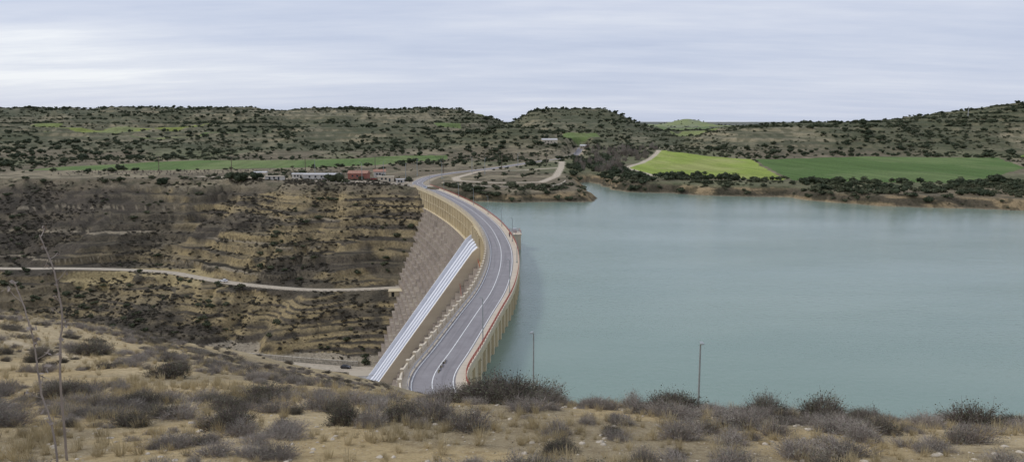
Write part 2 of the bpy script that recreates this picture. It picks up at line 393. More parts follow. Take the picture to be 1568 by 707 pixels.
# ------------------------------------------------------------------ water
m,nt,b=newmat('lake_water');p=pos(nt)
b.inputs['Roughness'].default_value=.09;b.inputs['IOR'].default_value=1.33;b.inputs['Specular IOR Level'].default_value=.45
wn=noise(nt,mapping(nt,p,(.012,.03,1)),1,4);
c=mixc(nt,(.172,.252,.208),(.205,.283,.235),ramp(nt,wn,[(.35,0.),(.65,1.)]))
nt.links.new(c,b.inputs['Base Color'])
w1=noise(nt,mapping(nt,p,(.55,1.0,1)),1.0,5,.6);w2=noise(nt,mapping(nt,p,(.08,.13,1)),1.0,3,.6);w3=noise(nt,mapping(nt,p,(2.,3.2,1)),1.0,3,.6)
gust=noise(nt,mapping(nt,p,(.006,.02,1)),1.0,4,.6)
bp=N(nt,'ShaderNodeBump');bp.inputs['Distance'].default_value=.2;nt.links.new(w1,bp.inputs['Height']);nt.links.new(ramp(nt,gust,[(.35,.3),(.65,.75)]),bp.inputs['Strength'])
bq=N(nt,'ShaderNodeBump');bq.inputs['Distance'].default_value=.35;bq.inputs['Strength'].default_value=.2;nt.links.new(w2,bq.inputs['Height']);nt.links.new(bp.outputs[0],bq.inputs['Normal'])
br_=N(nt,'ShaderNodeBump');br_.inputs['Distance'].default_value=.06;br_.inputs['Strength'].default_value=.5;nt.links.new(w3,br_.inputs['Height']);nt.links.new(bq.outputs[0],br_.inputs['Normal'])
nt.links.new(br_.outputs[0],b.inputs['Normal'])
wp=[]
for s in np.arange(S0,S1,6):
    C,Nn=RD.at(s);wp.append((C[0,0]+Nn[0,0]*2.,C[0,1]+Nn[0,1]*2.,-5))
wp+=[(-35,480,-5),(0,620,-5),(150,640,-5),(300,560,-5),(900,420,-5),(900,60,-5),(100,70,-5),(0,88,-5)]
water=meshobj('lake_water',wp,[tuple(range(len(wp)))],m)
import bmesh
bm=bmesh.new();bm.from_mesh(water.data);bmesh.ops.triangulate(bm,faces=bm.faces[:]);bmesh.ops.recalc_face_normals(bm,faces=bm.faces[:])
if bm.faces[0].normal.z<0: bmesh.ops.reverse_faces(bm,faces=bm.faces[:])
bm.to_mesh(water.data);bm.free()
# ------------------------------------------------------------------ materials
M_wall=concrete('dam_wall_concrete',(.68,.585,.40),(.42,.345,.22),(5,20),.02,.7,.6)
M_step=concrete('dam_step_concrete',(.33,.275,.225),(.13,.105,.085),(7.5,60),.07,.4,.9,(.42,.37,.29))
M_deck=concrete('deck_concrete',(.58,.51,.41),(.42,.36,.28),(4,50),.015,.7,.5)
M_chute=concrete('spillway_concrete',(.76,.78,.83),(.55,.56,.61),(3.4,100),.014,.75,.6)
M_par=concrete('parapet_concrete',(.68,.60,.47),(.44,.37,.28),(5,50),.02,.7,.5)
M_rust=simple('red_painted_steel',(.34,.09,.06),.6,3,.35)
M_galv=simple('galvanised_steel',(.5,.5,.52),.45,2,.15,0,.3)
M_pole=simple('lamp_pole_steel',(.3,.33,.33),.5,2,.15)
M_white=simple('road_paint_white',(.75,.75,.73),.7,2,.2)
M_dark=simple('dark_opening',(.03,.028,.026),.9,1,.3)
M_asph,nt,b=newmat('asphalt');p=pos(nt)
uv=N(nt,'ShaderNodeTexCoord').outputs['UV']
c=mixc(nt,(.235,.22,.225),(.30,.285,.288),ramp(nt,noise(nt,p,.35,6,.7),[(.3,0.),(.7,1.)]))
c=mixc(nt,c,(.19,.18,.185),ramp(nt,noise(nt,mapping(nt,uv,(.03,1.6,1)),1,4),[(.5,0.),(.68,.7)]))
c=mixc(nt,c,(.6,.6,.6),ramp(nt,noise(nt,p,9,4,.8),[(.5,0.),(.8,.5)]),'MULTIPLY')
nt.links.new(c,b.inputs['Base Color']);b.inputs['Roughness'].default_value=.85
M_dirt=simple('gravel_track',(.42,.365,.285),.95,.6,.2)
# ------------------------------------------------------------------ dam
dam=empty('concrete_dam')
sv=np.arange(S0,S1+.1,2.0)
yA,yB=266,297
sA,sB=s_of_y(yA),s_of_y(yB)
sweep('crest_deck',RD,sv,[(-5,.15),(-3.6,.15),(-3.6,-.02),(3.3,-.02),(3.3,.15),(5,.15)],M_deck,parent=dam)
sweep('upstream_face',RD,sv,[(5,.15),(5,-.8),(4.6,-1.),(4.6,-16)],M_wall,parent=dam)
wprof=[(-5,.15),(-5,-1),(-4.55,-1.25),(-4.55,-10),(-6.2,-10)]
svL=np.r_[np.arange(S0,sA,2.),sA];svM=np.r_[np.arange(sA,sB,2.),sB];svR=np.r_[np.arange(sB,S1,2.),S1]
sweep('downstream_wall',RD,svL,wprof,M_wall,parent=dam)
sweep('downstream_wall_far',RD,svR,wprof,M_wall,parent=dam)
sweep('spillway_recess',RD,svM,[(-5,.15),(-5,-1.8),(-2.2,-1.8),(-2.2,-6.5),(-4.9,-6.5)],M_wall,parent=dam)
st=[(-6.2,-10)];o,zz=-6.2,-10
for k in range(29):
    zz-=2.2;st.append((o-.12,zz));o-=1.6;st.append((o,zz))
sweep('stepped_face',RD,sv,st,M_step,parent=dam)
pil=[s for s in np.arange(S0+2,S1,5.0) if not (sA-.6<s<sB+.6)]
boxes('downstream_pilasters',along(RD,pil,-4.85,-10,.7,1.1,8.9),M_wall,dam)
boxes('upstream_pilasters',along(RD,np.arange(S0+2,S1,5.0),4.78,-16,.5,.9,15.0),M_wall,dam)
boxes('spillway_piers',along(RD,np.linspace(sA,sB,6),-3.9,-8.6,3.6,1.3,6.9),M_wall,dam)
sweep('wall_band',RD,svR,[(-4.56,-5.2),(-4.9,-5.2),(-4.9,-5.6),(-4.56,-5.6)],M_wall,parent=dam)
cp=[(-4.6,-6.3),(-5.6,-6.6),(-6.9,-7.7),(-8.3,-9.6)]
for zc in np.arange(-12,-61,-4): cp.append((-8.3-.727*(-9.6-zc),zc))
zl=cp[-1];cp+=[(zl[0]-3,zl[1]-3.2),(zl[0]-6,zl[1]-4.6),(zl[0]-10,zl[1]-4.9)]
sweep('spillway_chute',RD,svM,cp,M_chute,parent=dam)
def ladder(name,s0,s1,h,mat,dp=1.2):
    P=np.array(cp);T=np.gradient(P,axis=0);T/=np.linalg.norm(T,axis=1)[:,None];Nn=np.stack([T[:,1],-T[:,0]],1)
    Nn=np.where((Nn[:,1]<0)[:,None],-Nn,Nn)
    top=P+Nn*h;bot=P-Nn*dp
    C,NN=RD.at(np.array([s0,s1]));V=[];UV=[];k=len(P)
    for c,nn,s in zip(C,NN,(s0,s1)):
        for q in list(top)+list(bot): V.append((c[0]+nn[0]*q[0],c[1]+nn[1]*q[0],c[2]+q[1]));UV.append((s,q[1]))
    F=[]
    for j in range(k-1):
        F+=[(j,j+1,k+j+1,k+j),(2*k+j,3*k+j,3*k+j+1,2*k+j+1),(j,2*k+j,2*k+j+1,j+1)]
    meshobj(name,V,F,mat,dam,UV)
ladder('training_wall_near',sA-.9,sA+.2,1.4,M_par,3.5);ladder('training_wall_far',sB-.2,sB+.6,1.4,M_chute,3.5)
for k,s in enumerate(np.linspace(sA,sB,6)[1:-1]): ladder('chute_rib_%d'%(k+1),s-.16,s+.16,.45,M_chute)
sweep('left_parapet',RD,sv,[(-5.,.15),(-5.,1.0),(-4.72,1.0),(-4.72,.15)],M_par,parent=dam)
boxes('left_parapet_posts',along(RD,np.arange(S0,S1,4.0),-4.86,.15,.6,.8,1.25),M_par,dam)
sweep('right_kerb_wall',RD,sv,[(5.,.15),(5.,.62),(4.75,.62),(4.75,.15)],M_par,parent=dam)
boxes('right_rail_posts',along(RD,np.arange(S0,S1,2.0),4.87,.62,.09,.12,.7),M_rust,dam)
for k,zz in enumerate((.82,1.05,1.28)): sweep('right_rail_%d'%k,RD,sv,[(4.83,zz),(4.91,zz),(4.91,zz+.07),(4.83,zz+.07)],M_rust,True,parent=dam)
boxes('guardrail_posts',along(RD,np.arange(S0,S1,4.0),-3.78,.15,.08,.12,.62),M_galv,dam)
sweep('guardrail_beam',RD,sv,[(-3.74,.45),(-3.70,.52),(-3.74,.6),(-3.70,.68),(-3.74,.76)],M_galv,parent=dam)
for k,(of,zb) in enumerate(((-6.1,-10.),(-12.5,-18.8))):
    s_=np.arange(S0+20,sA-1,2.0)
    boxes('bench_rail_posts_%d'%k,along(RD,s_,of,zb,.09,.09,1.15),M_rust,dam)
    for zz in (.55,1.1): sweep('bench_rail_%d_%d'%(k,int(zz*10)),RD,s_,[(of-.05,zb+zz),(of+.05,zb+zz),(of+.05,zb+zz+.09),(of-.05,zb+zz+.09)],M_rust,True,parent=dam)
tw=s_of_y(262);C,Nn=RD.at(tw);c=C[0];nn=Nn[0];ang=math.atan2(nn[1],nn[0])
def lp(off,al): return (c[0]+nn[0]*off-nn[1]*al,c[1]+nn[1]*off+nn[0]*al)
px,py=lp(6.8,0)
boxes('intake_tower',[(px,py,-7.5,3.6,6,15.2,ang),(px,py,.22,4.2,6.6,.3,ang)],M_par,dam)
it=[]
for a_ in (-3.1,3.1):
    for o_ in (5.2,6.8,8.6): q=lp(o_,a_);it.append((q[0],q[1],.95,.1,.1,1.2,ang))
for a_ in (-3.1,3.1): q=lp(6.9,a_);it.append((q[0],q[1],1.5,3.5,.08,.08,ang));it.append((q[0],q[1],1.,3.5,.06,.06,ang))
q=lp(8.65,0);it+=[(q[0],q[1],1.5,.08,6.2,.08,ang),(q[0],q[1],1.,.06,6.2,.06,ang)]
boxes('intake_railing',it,M_rust,dam)
q=lp(6.9,1.2);boxes('hoist_cabinet',[(q[0],q[1],1.1,1.3,1.6,1.5,ang)],M_galv,dam)
boxes('gallery_entrance',[(-57,366,-45.5,7,6,5,.1),(-57,366,-42.8,7.6,6.6,.4,.1)],M_wall,dam)
boxes('gallery_door',[(-58.2,362.9,-44.2,1.4,.12,2.4,.1)],M_dark,dam)
# ------------------------------------------------------------------ roads
road=empty('road')
allS=np.arange(0,RD.S[-1],2.0)
sweep('asphalt_surface',RD,allS,[(-3.6,.01),(0,.03),(3.3,.01)],M_asph,parent=road)
sweep('edge_line_left',RD,allS,[(-3.3,.034),(-3.14,.034)],M_white,parent=road)
sweep('edge_line_right',RD,allS,[(2.85,.034),(3.01,.034)],M_white,parent=road)
sweep('centre_line',RD,allS[(allS<S1+60)],[(-.25,.042),(-.1,.042)],M_white,parent=road)
tr=empty('valley_road')
ms=np.arange(2,MIDR.S[-1],3.)
sweep('track_surface',MIDR,ms,[(-3.2,.02),(3.2,.02)],M_dirt,parent=tr)
boxes('roadside_blocks',along(MIDR,np.arange(4,88,3.2),-3.3,-.1,.4,1.7,.6),M_par,tr)
sweep('toe_road',TOER,np.arange(0,TOER.S[-1],3.),[(-4,.02),(4,.02)],M_dirt)
M_stone=simple('rubble_stone',(.42,.38,.31),.9,1.2,.4,.1)
toe_dir=1 if TOER.N[10][1]>0 else -1
sweep('rubble_retaining_wall',TOER,np.arange(14,75,2.),[(toe_dir*5.2,-.3),(toe_dir*5.2,2.0),(toe_dir*4.5,2.0),(toe_dir*4.5,-.3)],M_stone,True)
sweep('hillside_guardrail',RD,np.arange(0,S0-12,2.),[(-4.2,.35),(-4.15,.55),(-4.2,.75)],M_galv)
# low wall round the viewpoint on the peninsula
vw=[(-44,478),(-30,462),(-8,452),(15,453),(27,462),(34,490),(37,530)]
sweep('viewpoint_wall',Path(spline([(a_,b_,hpt(a_,b_)) for a_,b_ in vw],2)),np.arange(0,120,2.),[(0,-1),(0,.85),(.4,.85),(.4,-1)],M_par,True)
# ------------------------------------------------------------------ street lamps
def lamp_mesh():
    V=[];F=[]
    def ring(c,r,ax,k=8):
        o=len(V)
        for i in range(k):
            a=2*math.pi*i/k
            if ax=='z': V.append((c[0]+r*math.cos(a),c[1]+r*math.sin(a),c[2]))
            else: V.append((c[0],c[1]+r*math.cos(a),c[2]+r*math.sin(a)))
        return o
    def con(a,b,k=8):
        for i in range(k): F.append((a+i,a+(i+1)%k,b+(i+1)%k,b+i))
    r0=ring((0,0,0),.2,'z');r1=ring((0,0,.5),.18,'z');r2=ring((0,0,.55),.11,'z');r3=ring((0,0,8.4),.07,'z');con(r0,r1);con(r1,r2);con(r2,r3)
    a0=ring((0,0,8.35),.06,'x');a1=ring((-.3,0,8.6),.05,'x');a2=ring((-.4,0,8.65),.05,'x');con(a0,a1);con(a1,a2)
    o=len(V)
    for (x_,w_,z_) in ((-.3,.12,8.74),(-.3,.12,8.62),(-.75,.18,8.70),(-.75,.18,8.6),(-.85,.1,8.68),(-.85,.1,8.62)):
        V.extend([(x_,-w_,z_),(x_,w_,z_)])
    F.extend([(o,o+1,o+5,o+4),(o+2,o+6,o+7,o+3),(o+4,o+5,o+9,o+8),(o+6,o+10,o+11,o+7),(o,o+4,o+6,o+2),(o+1,o+3,o+7,o+5),(o+4,o+8,o+10,o+6),(o+5,o+7,o+11,o+9),(o,o+2,o+3,o+1),(o+8,o+9,o+11,o+10)])
    me=bpy.data.meshes.new('street_lamp');me.from_pydata(V,[],F);me.materials.append(M_pole);return me
LM=lamp_mesh()
def lamp(x_,y_,z_,rz,s=1,t=1): 
    o=bpy.data.objects.new('street_lamp',LM);o.location=(x_,y_,z_);o.rotation_euler=(0,0,rz);o.scale=(s*t,s*t,s);link(o)
z_=hpt(2.4,82)-.1;lamp(2.4,82,z_,1.2,(38-.277*82-z_)/8.7,.85)
z_=hpt(21.0,82)-.1;lamp(21.0,82,z_,1.5,(38-.291*82-z_)/8.7,.85)
for s in np.arange(S0+28,S1+10,38.):
    C,Nn=RD.at(s);lamp(C[0,0]+Nn[0,0]*4.3,C[0,1]+Nn[0,1]*4.3,.15,math.atan2(Nn[0,1],Nn[0,0]),.9)
for (a_,b_) in ((-70,500),(-48,520),(-68,545),(-30,570),(-88,520),(-20,560),(-100,506),(5,650),(-140,540)):
    lamp(a_,b_,hpt(a_,b_)-.1,random.uniform(0,6),1.35,1.5)
M_timber=simple('timber_pole',(.16,.13,.10),.9,3,.3)
UP=[(-260,560),(-205,556),(-150,552),(-100,556),(-52,575),(-8,600),(30,660),(62,740)]
tops=[]
for (a_,b_) in UP:
    zg=hpt(a_,b_);e=empty('utility_pole',(a_,b_,zg))
    V=[];F=[]
    for (h_,r_) in ((-.5,.30),(13.,.2)):
        for j in range(8): V.append((r_*math.cos(j*math.tau/8),r_*math.sin(j*math.tau/8),h_))
    for j in range(8): F.append((j,(j+1)%8,8+(j+1)%8,8+j))
    F.append(tuple(range(8,16)));meshobj('pole_shaft',V,F,M_timber,e)
    boxes('crossarm',[(0,0,12.3,.16,2.4,.18,0)],M_timber,e);boxes('insulators',[(0,q_,12.5,.12,.12,.28,0) for q_ in (-1.1,0,1.1)],M_galv,e)
    tops.append((a_,b_,zg+12.6))
V=[];F=[]
for (p0,p1) in zip(tops[:-1],tops[1:]):
    for oy in (-1.1,0,1.1):
        for k in range(9):
            t=k/8;sg=-1.2*4*t*(1-t);P_=[p0[i]*(1-t)+p1[i]*t for i in range(3)];o=len(V)
            V+=[(P_[0],P_[1]+oy,P_[2]+sg-.03),(P_[0],P_[1]+oy,P_[2]+sg+.03)]
            if k: F.append((o-2,o,o+1,o-1))
meshobj('overhead_wires',V,F,M_dark)
# ------------------------------------------------------------------ buildings
M_rend=simple('white_render',(.60,.57,.52),.85,.8,.15);M_brick=simple('red_brick',(.36,.15,.11),.85,1.5,.25);M_tile=simple('terracotta_tile',(.36,.2,.145),.85,1.4,.3);M_glass=simple('window_glass',(.05,.06,.07),.2,1,.2)
M_sheet=simple('grey_sheet_roof',(.5,.49,.48),.6,1,.15)
def building(name,loc,L,W,Hh,rz,wm,roof,nw=4,pitch=1.4):
    e=empty(name,loc,rz)
    boxes('walls',[(0,0,Hh/2-.5,L,W,Hh+1,0)],wm,e)
    V=[(-L/2-.4,-W/2-.4,Hh),(L/2+.4,-W/2-.4,Hh),(L/2+.4,W/2+.4,Hh),(-L/2-.4,W/2+.4,Hh),(-L/2-.4,0,Hh+pitch),(L/2+.4,0,Hh+pitch)]
    meshobj('roof',V,[(0,1,5,4),(2,3,4,5),(0,4,3),(1,2,5),(0,3,2,1)],roof,e)
    xs=np.linspace(-L/2,L/2,nw+2)[1:-1]
    boxes('windows',[(xx,-W/2-.01,Hh*.58,1.2,.08,1.2,0) for xx in xs[:-1]]+[(xs[-1],-W/2-.01,1.05,1.1,.08,2.1,0)],M_glass,e)
    boxes('window_sills',[(xx,-W/2-.06,Hh*.58-.68,1.4,.16,.1,0) for xx in xs[:-1]],M_par,e)
    return e
def bld(name,x_,y_,*a,**k): return building(name,(x_,y_,hpt(x_,y_)),*a,**k)
bld('white_warehouse',-128,514,24,9,3.2,.03,M_rend,M_sheet,5,pitch=.8)
bld('brick_house',-104,516,13,9,3.8,-.05,M_brick,M_tile,3,pitch=1.8)
bld('brick_house',-93,534,8,7,3.6,.2,M_rend,M_tile,3,pitch=1.6)
bld('utility_building',-82,494,10,5,3.2,.1,M_par,M_par,3,pitch=.4)
bld('utility_building',-158,506,12,4,2.6,0,M_rend,M_par,3,pitch=.3)
bld('utility_building',-146,520,8,5,3.0,0,M_rend,M_sheet,3,pitch=.6)
bld('utility_building',-175,528,9,6,3.4,.1,M_par,M_sheet,3,pitch=.8)
bld('utility_building',-71,482,5,4,2.8,.1,M_rend,M_sheet,2,pitch=.3)
bld('farmhouse',42,860,17,9,4.5,.1,M_par,M_sheet,4,pitch=1.6)
bld('farmhouse',92,960,12,8,4,-.3,M_par,M_sheet,4,pitch=1.6)
sweep('boundary_wall',Path(spline([(-66,478,0.6),(-85,484,.6),(-112,496,.8),(-150,503,.8)],2)),np.arange(0,85,2.),[(0,-1.5),(0,.8),(.4,.8),(.4,-1.5)],M_par,True)
bld('valve_house',-60,292,9,6,4.0,.15,M_rend,M_par,3,pitch=.5)
# ------------------------------------------------------------------ vehicles
def car(name,loc,rz,colr,tilt=0):
    e=empty(name,loc,rz)
    body=simple(name+'_paint',colr,.3,.5,.03);body.node_tree.nodes['Principled BSDF'].inputs['Coat Weight'].default_value=.5
    prof=[(-2.15,.35),(-2.18,.75),(-2.05,.95),(-1.95,1.0),(-1.2,1.03),(1.0,.98),(1.9,.85),(2.12,.65),(2.15,.35)]
    V=[];k=len(prof)
    for yy,sc in ((-.87,.97),(-.8,1),(.8,1),(.87,.97)):
        for (a_,b_) in prof: V.append((a_*(sc if abs(yy)>.8 else 1),yy,b_ if abs(yy)<.85 else b_*.96+.02))
    F=[]
    for r in range(3):
        for j in range(k): F.append((r*k+j,r*k+(j+1)%k,(r+1)*k+(j+1)%k,(r+1)*k+j))
    F+=[tuple(range(k)),tuple(3*k+j for j in reversed(range(k)))]
    meshobj('body',V,F,body,e)
    lo=[(-1.75,-.8,.98),(1.0,-.8,.96),(1.0,.8,.96),(-1.75,.8,.98)];hi=[(-1.3,-.64,1.4),(.15,-.64,1.42),(.15,.64,1.42),(-1.3,.64,1.4)]
    meshobj('glasshouse',lo+hi,BF,M_glass,e)
    rf=[(-1.36,-.66,1.405),(.2,-.66,1.425),(.2,.66,1.425),(-1.36,.66,1.405),(-1.3,-.6,1.46),(.1,-.6,1.48),(.1,.6,1.48),(-1.3,.6,1.46)]
    meshobj('roof_panel',rf,BF,body,e)
    for i,(a_,b_) in enumerate(((-1.35,-.82),(1.35,-.82),(-1.35,.82),(1.35,.82))):
        V=[];F=[]
        for yy in (-.12,.12):
            for j in range(14): V.append((a_+.33*math.cos(j*math.tau/14),b_+yy,.33+.33*math.sin(j*math.tau/14)))
        for j in range(14): F.append((j,(j+1)%14,14+(j+1)%14,14+j))
        F+=[tuple(range(14)),tuple(range(27,13,-1))]
        meshobj('wheel_%d'%(i+1),V,F,M_dark,e)
    boxes('headlights',[(2.1,-.6,.68,.1,.34,.14,0),(2.1,.6,.68,.1,.34,.14,0)],M_white,e)
    boxes('tail_lights',[(-2.16,-.62,.8,.08,.3,.16,0),(-2.16,.62,.8,.08,.3,.16,0)],M_rust,e)
    return e
def on(path,x_,off=0):
    i=int(np.argmin(np.abs(path.D[:,0]-x_)));t=path.T[i];nn=path.N[i];return (path.D[i,0]+nn[0]*off,path.D[i,1]+nn[1]*off,path.D[i,2]+.03),math.atan2(t[1],t[0])
l,r=on(MIDR,-150);car('white_car',l,r,(.92,.92,.94))
l,r=on(TOER,-70,1);car('dark_car',l,r+math.pi,(.05,.05,.06))
C,Nn=RD.at(s_of_y(452));car('silver_car',(C[0,0]-Nn[0,0]*1.8,C[0,1]-Nn[0,1]*1.8,.04),math.atan2(Nn[0,0],-Nn[0,1])+math.pi,(.55,.57,.6))
for a_,b_,cc in ((-118,506,(.7,.7,.7)),(-92,505,(.3,.05,.04))): car('parked_car',(a_,b_,hpt(a_,b_)+.02),.3,cc)
# ------------------------------------------------------------------ people on the crest
def person(name,loc,rz,top,leg):
    e=empty(name,loc,rz)
    P={'pel':(0,0,.95,.13),'sp':(0,0,1.2,.12),'ch':(0,0,1.4,.14),'nk':(0,.01,1.52,.05),'hd':(0,.02,1.64,.1),'ht':(0,.02,1.72,.075),
       'sl':(-.2,0,1.42,.06),'el':(-.26,0,1.14,.045),'wl':(-.25,.06,.9,.035),'hl':(-.25,.09,.8,.035),'sr':(.2,0,1.42,.06),'er':(.26,.0,1.14,.045),'wr':(.25,.08,.9,.035),'hr':(.25,.11,.8,.035),
       'tl':(-.1,0,.88,.09),'kl':(-.11,.03,.5,.06),'al':(-.11,-.04,.08,.045),'fl':(-.12,.12,.04,.04),'tr':(.1,0,.88,.09),'kr':(.11,.05,.5,.06),'ar':(.12,.06,.08,.045),'fr':(.13,.22,.04,.04)}
    E=[('pel','sp'),('sp','ch'),('ch','nk'),('nk','hd'),('hd','ht'),('ch','sl'),('sl','el'),('el','wl'),('wl','hl'),('ch','sr'),('sr','er'),('er','wr'),('wr','hr'),('pel','tl'),('tl','kl'),('kl','al'),('al','fl'),('pel','tr'),('tr','kr'),('kr','ar'),('ar','fr')]
    K=list(P);me=bpy.data.meshes.new('body');me.from_pydata([P[k][:3] for k in K],[(K.index(a_),K.index(b_)) for a_,b_ in E],[])
    o=bpy.data.objects.new('body',me);link(o);o.parent=e
    md=o.modifiers.new('Skin','SKIN')
    if not me.skin_vertices: 
        bm=bmesh.new();bm.from_mesh(me);bm.verts.layers.skin.verify();bm.to_mesh(me);bm.free()
    for i,k in enumerate(K): me.skin_vertices[0].data[i].radius=(P[k][3],P[k][3]*.85);me.skin_vertices[0].data[i].use_root=(i==0)
    sb=o.modifiers.new('Sub','SUBSURF');sb.levels=1;sb.render_levels=1
    m,nt,b=newmat(name+'_clothes');tc=N(nt,'ShaderNodeTexCoord').outputs['Object'];sx=N(nt,'ShaderNodeSeparateXYZ');nt.links.new(tc,sx.inputs[0])
    mr=N(nt,'ShaderNodeMath',operation='DIVIDE');mr.inputs[1].default_value=2;nt.links.new(sx.outputs[2],mr.inputs[0])
    r_=N(nt,'ShaderNodeValToRGB');r_.color_ramp.interpolation='CONSTANT';el=r_.color_ramp.elements
    el[0].position=0;el[0].color=(.03,.03,.03,1);el[1].position=.05;el[1].color=(*leg,1);q=el.new(.47);q.color=(*top,1);q=el.new(.765);q.color=(.5,.32,.24,1);q=el.new(.845);q.color=(.04,.03,.02,1)
    nt.links.new(mr.outputs[0],r_.inputs[0]);nt.links.new(r_.outputs[0],b.inputs['Base Color']);me.materials.append(m)
q=lp(4.2,-7);person('person',(q[0],q[1],.15),.6,(.03,.03,.05),(.04,.05,.09))
q=lp(4.2,-8.2);person('person',(q[0],q[1],.15),2.6,(.3,.05,.05),(.05,.05,.06))
# ------------------------------------------------------------------ foliage templates
def foliage_mat(name,c1,c2,transl=0):
    m,nt,b=newmat(name);r=N(nt,'ShaderNodeObjectInfo').outputs['Random']
    c=mixc(nt,c1,c2,r);f=noise(nt,pos(nt),1.7,4,.7)
    c=mixc(nt,c,(.5,.5,.5),ramp(nt,f,[(.4,0.),(.65,.7)]),'MULTIPLY')
    nt.links.new(c,b.inputs['Base Color']);b.inputs['Roughness'].default_value=.85;b.inputs['Specular IOR Level'].default_value=.1
    return m
def ico(sub=2):
    bm=bmesh.new();bmesh.ops.create_icosphere(bm,subdivisions=sub,radius=1);V=np.array([v.co[:] for v in bm.verts]);F=[[v.index for v in f.verts] for f in bm.faces];bm.free();return V,F
def crown_obj(name,mat,nl=110,ls=.3,seed=0,flat=.75,trunk=True,lobes=5,bark=None,coll=None):
    g=np.random.default_rng(seed);V=[];F=[];MI=[]
    cen=[(g.normal(0,.38),g.normal(0,.38),.75*flat+g.normal(0,.2)*flat,g.uniform(.45,.68)) for _ in range(lobes)]
    iv,iF=ico(1)
    for (a_,b_,c_,r_) in cen:
        o=len(V)
        for v in iv:
            k=r_*.78*(1+g.normal(0,.16));V.append((a_+v[0]*k,b_+v[1]*k,c_+v[2]*k*flat))
        F+=[tuple(o+i for i in f) for f in iF];MI+=[0]*len(iF)
    for i in range(nl):
        a_,b_,c_,r_=cen[i%lobes];d=g.normal(size=3);d/=np.linalg.norm(d);d[2]=abs(d[2])*.9-.15
        rr_=r_*g.uniform(.8,1.2);P=np.array([a_+d[0]*rr_,b_+d[1]*rr_,c_+d[2]*rr_*flat])
        u=g.normal(size=3);u/=np.linalg.norm(u);w_=np.cross(u,g.normal(size=3));w_/=np.linalg.norm(w_);s_=ls*g.uniform(.5,1.1)
        o=len(V);V+=[tuple(P-u*s_*.5),tuple(P+w_*s_*.45),tuple(P+u*s_*.5),tuple(P-w_*s_*.35)];F.append((o,o+1,o+2,o+3));MI.append(0)
    if trunk:
        def limb(p0,p1,r0,r1):
            p0=Vector(p0);p1=Vector(p1);d=(p1-p0).normalized();u=d.orthogonal().normalized();w_=d.cross(u);o=len(V)
            for p,r in ((p0,r0),(p1,r1)):
                for j in range(5): V.append(tuple(p+u*r*math.cos(j*math.tau/5)+w_*r*math.sin(j*math.tau/5)))
            for j in range(5): F.append((o+j,o+(j+1)%5,o+5+(j+1)%5,o+5+j));MI.append(1)
        limb((0,0,-.3),(0,0,.5),.09,.06)
        for (a_,b_,c_,r_) in cen[:4]: limb((0,0,.3),(a_,b_,c_),.05,.02)
    me=bpy.data.meshes.new(name);me.from_pydata([tuple(map(float,v)) for v in V],[],F);me.materials.append(mat)
    if bark: me.materials.append(bark);me.polygons.foreach_set('material_index',MI)
    o=bpy.data.objects.new(name,me)
    if coll: coll.objects.link(o)
    return o
M_bark=simple('bark',(.12,.095,.07),.9,4,.3)
M_oak=foliage_mat('oak_foliage',(.044,.058,.034),(.080,.093,.054));M_scrub=foliage_mat('scrub_foliage',(.07,.064,.048),(.13,.115,.085));M_green=foliage_mat('shrub_foliage',(.065,.077,.044),(.115,.122,.074))
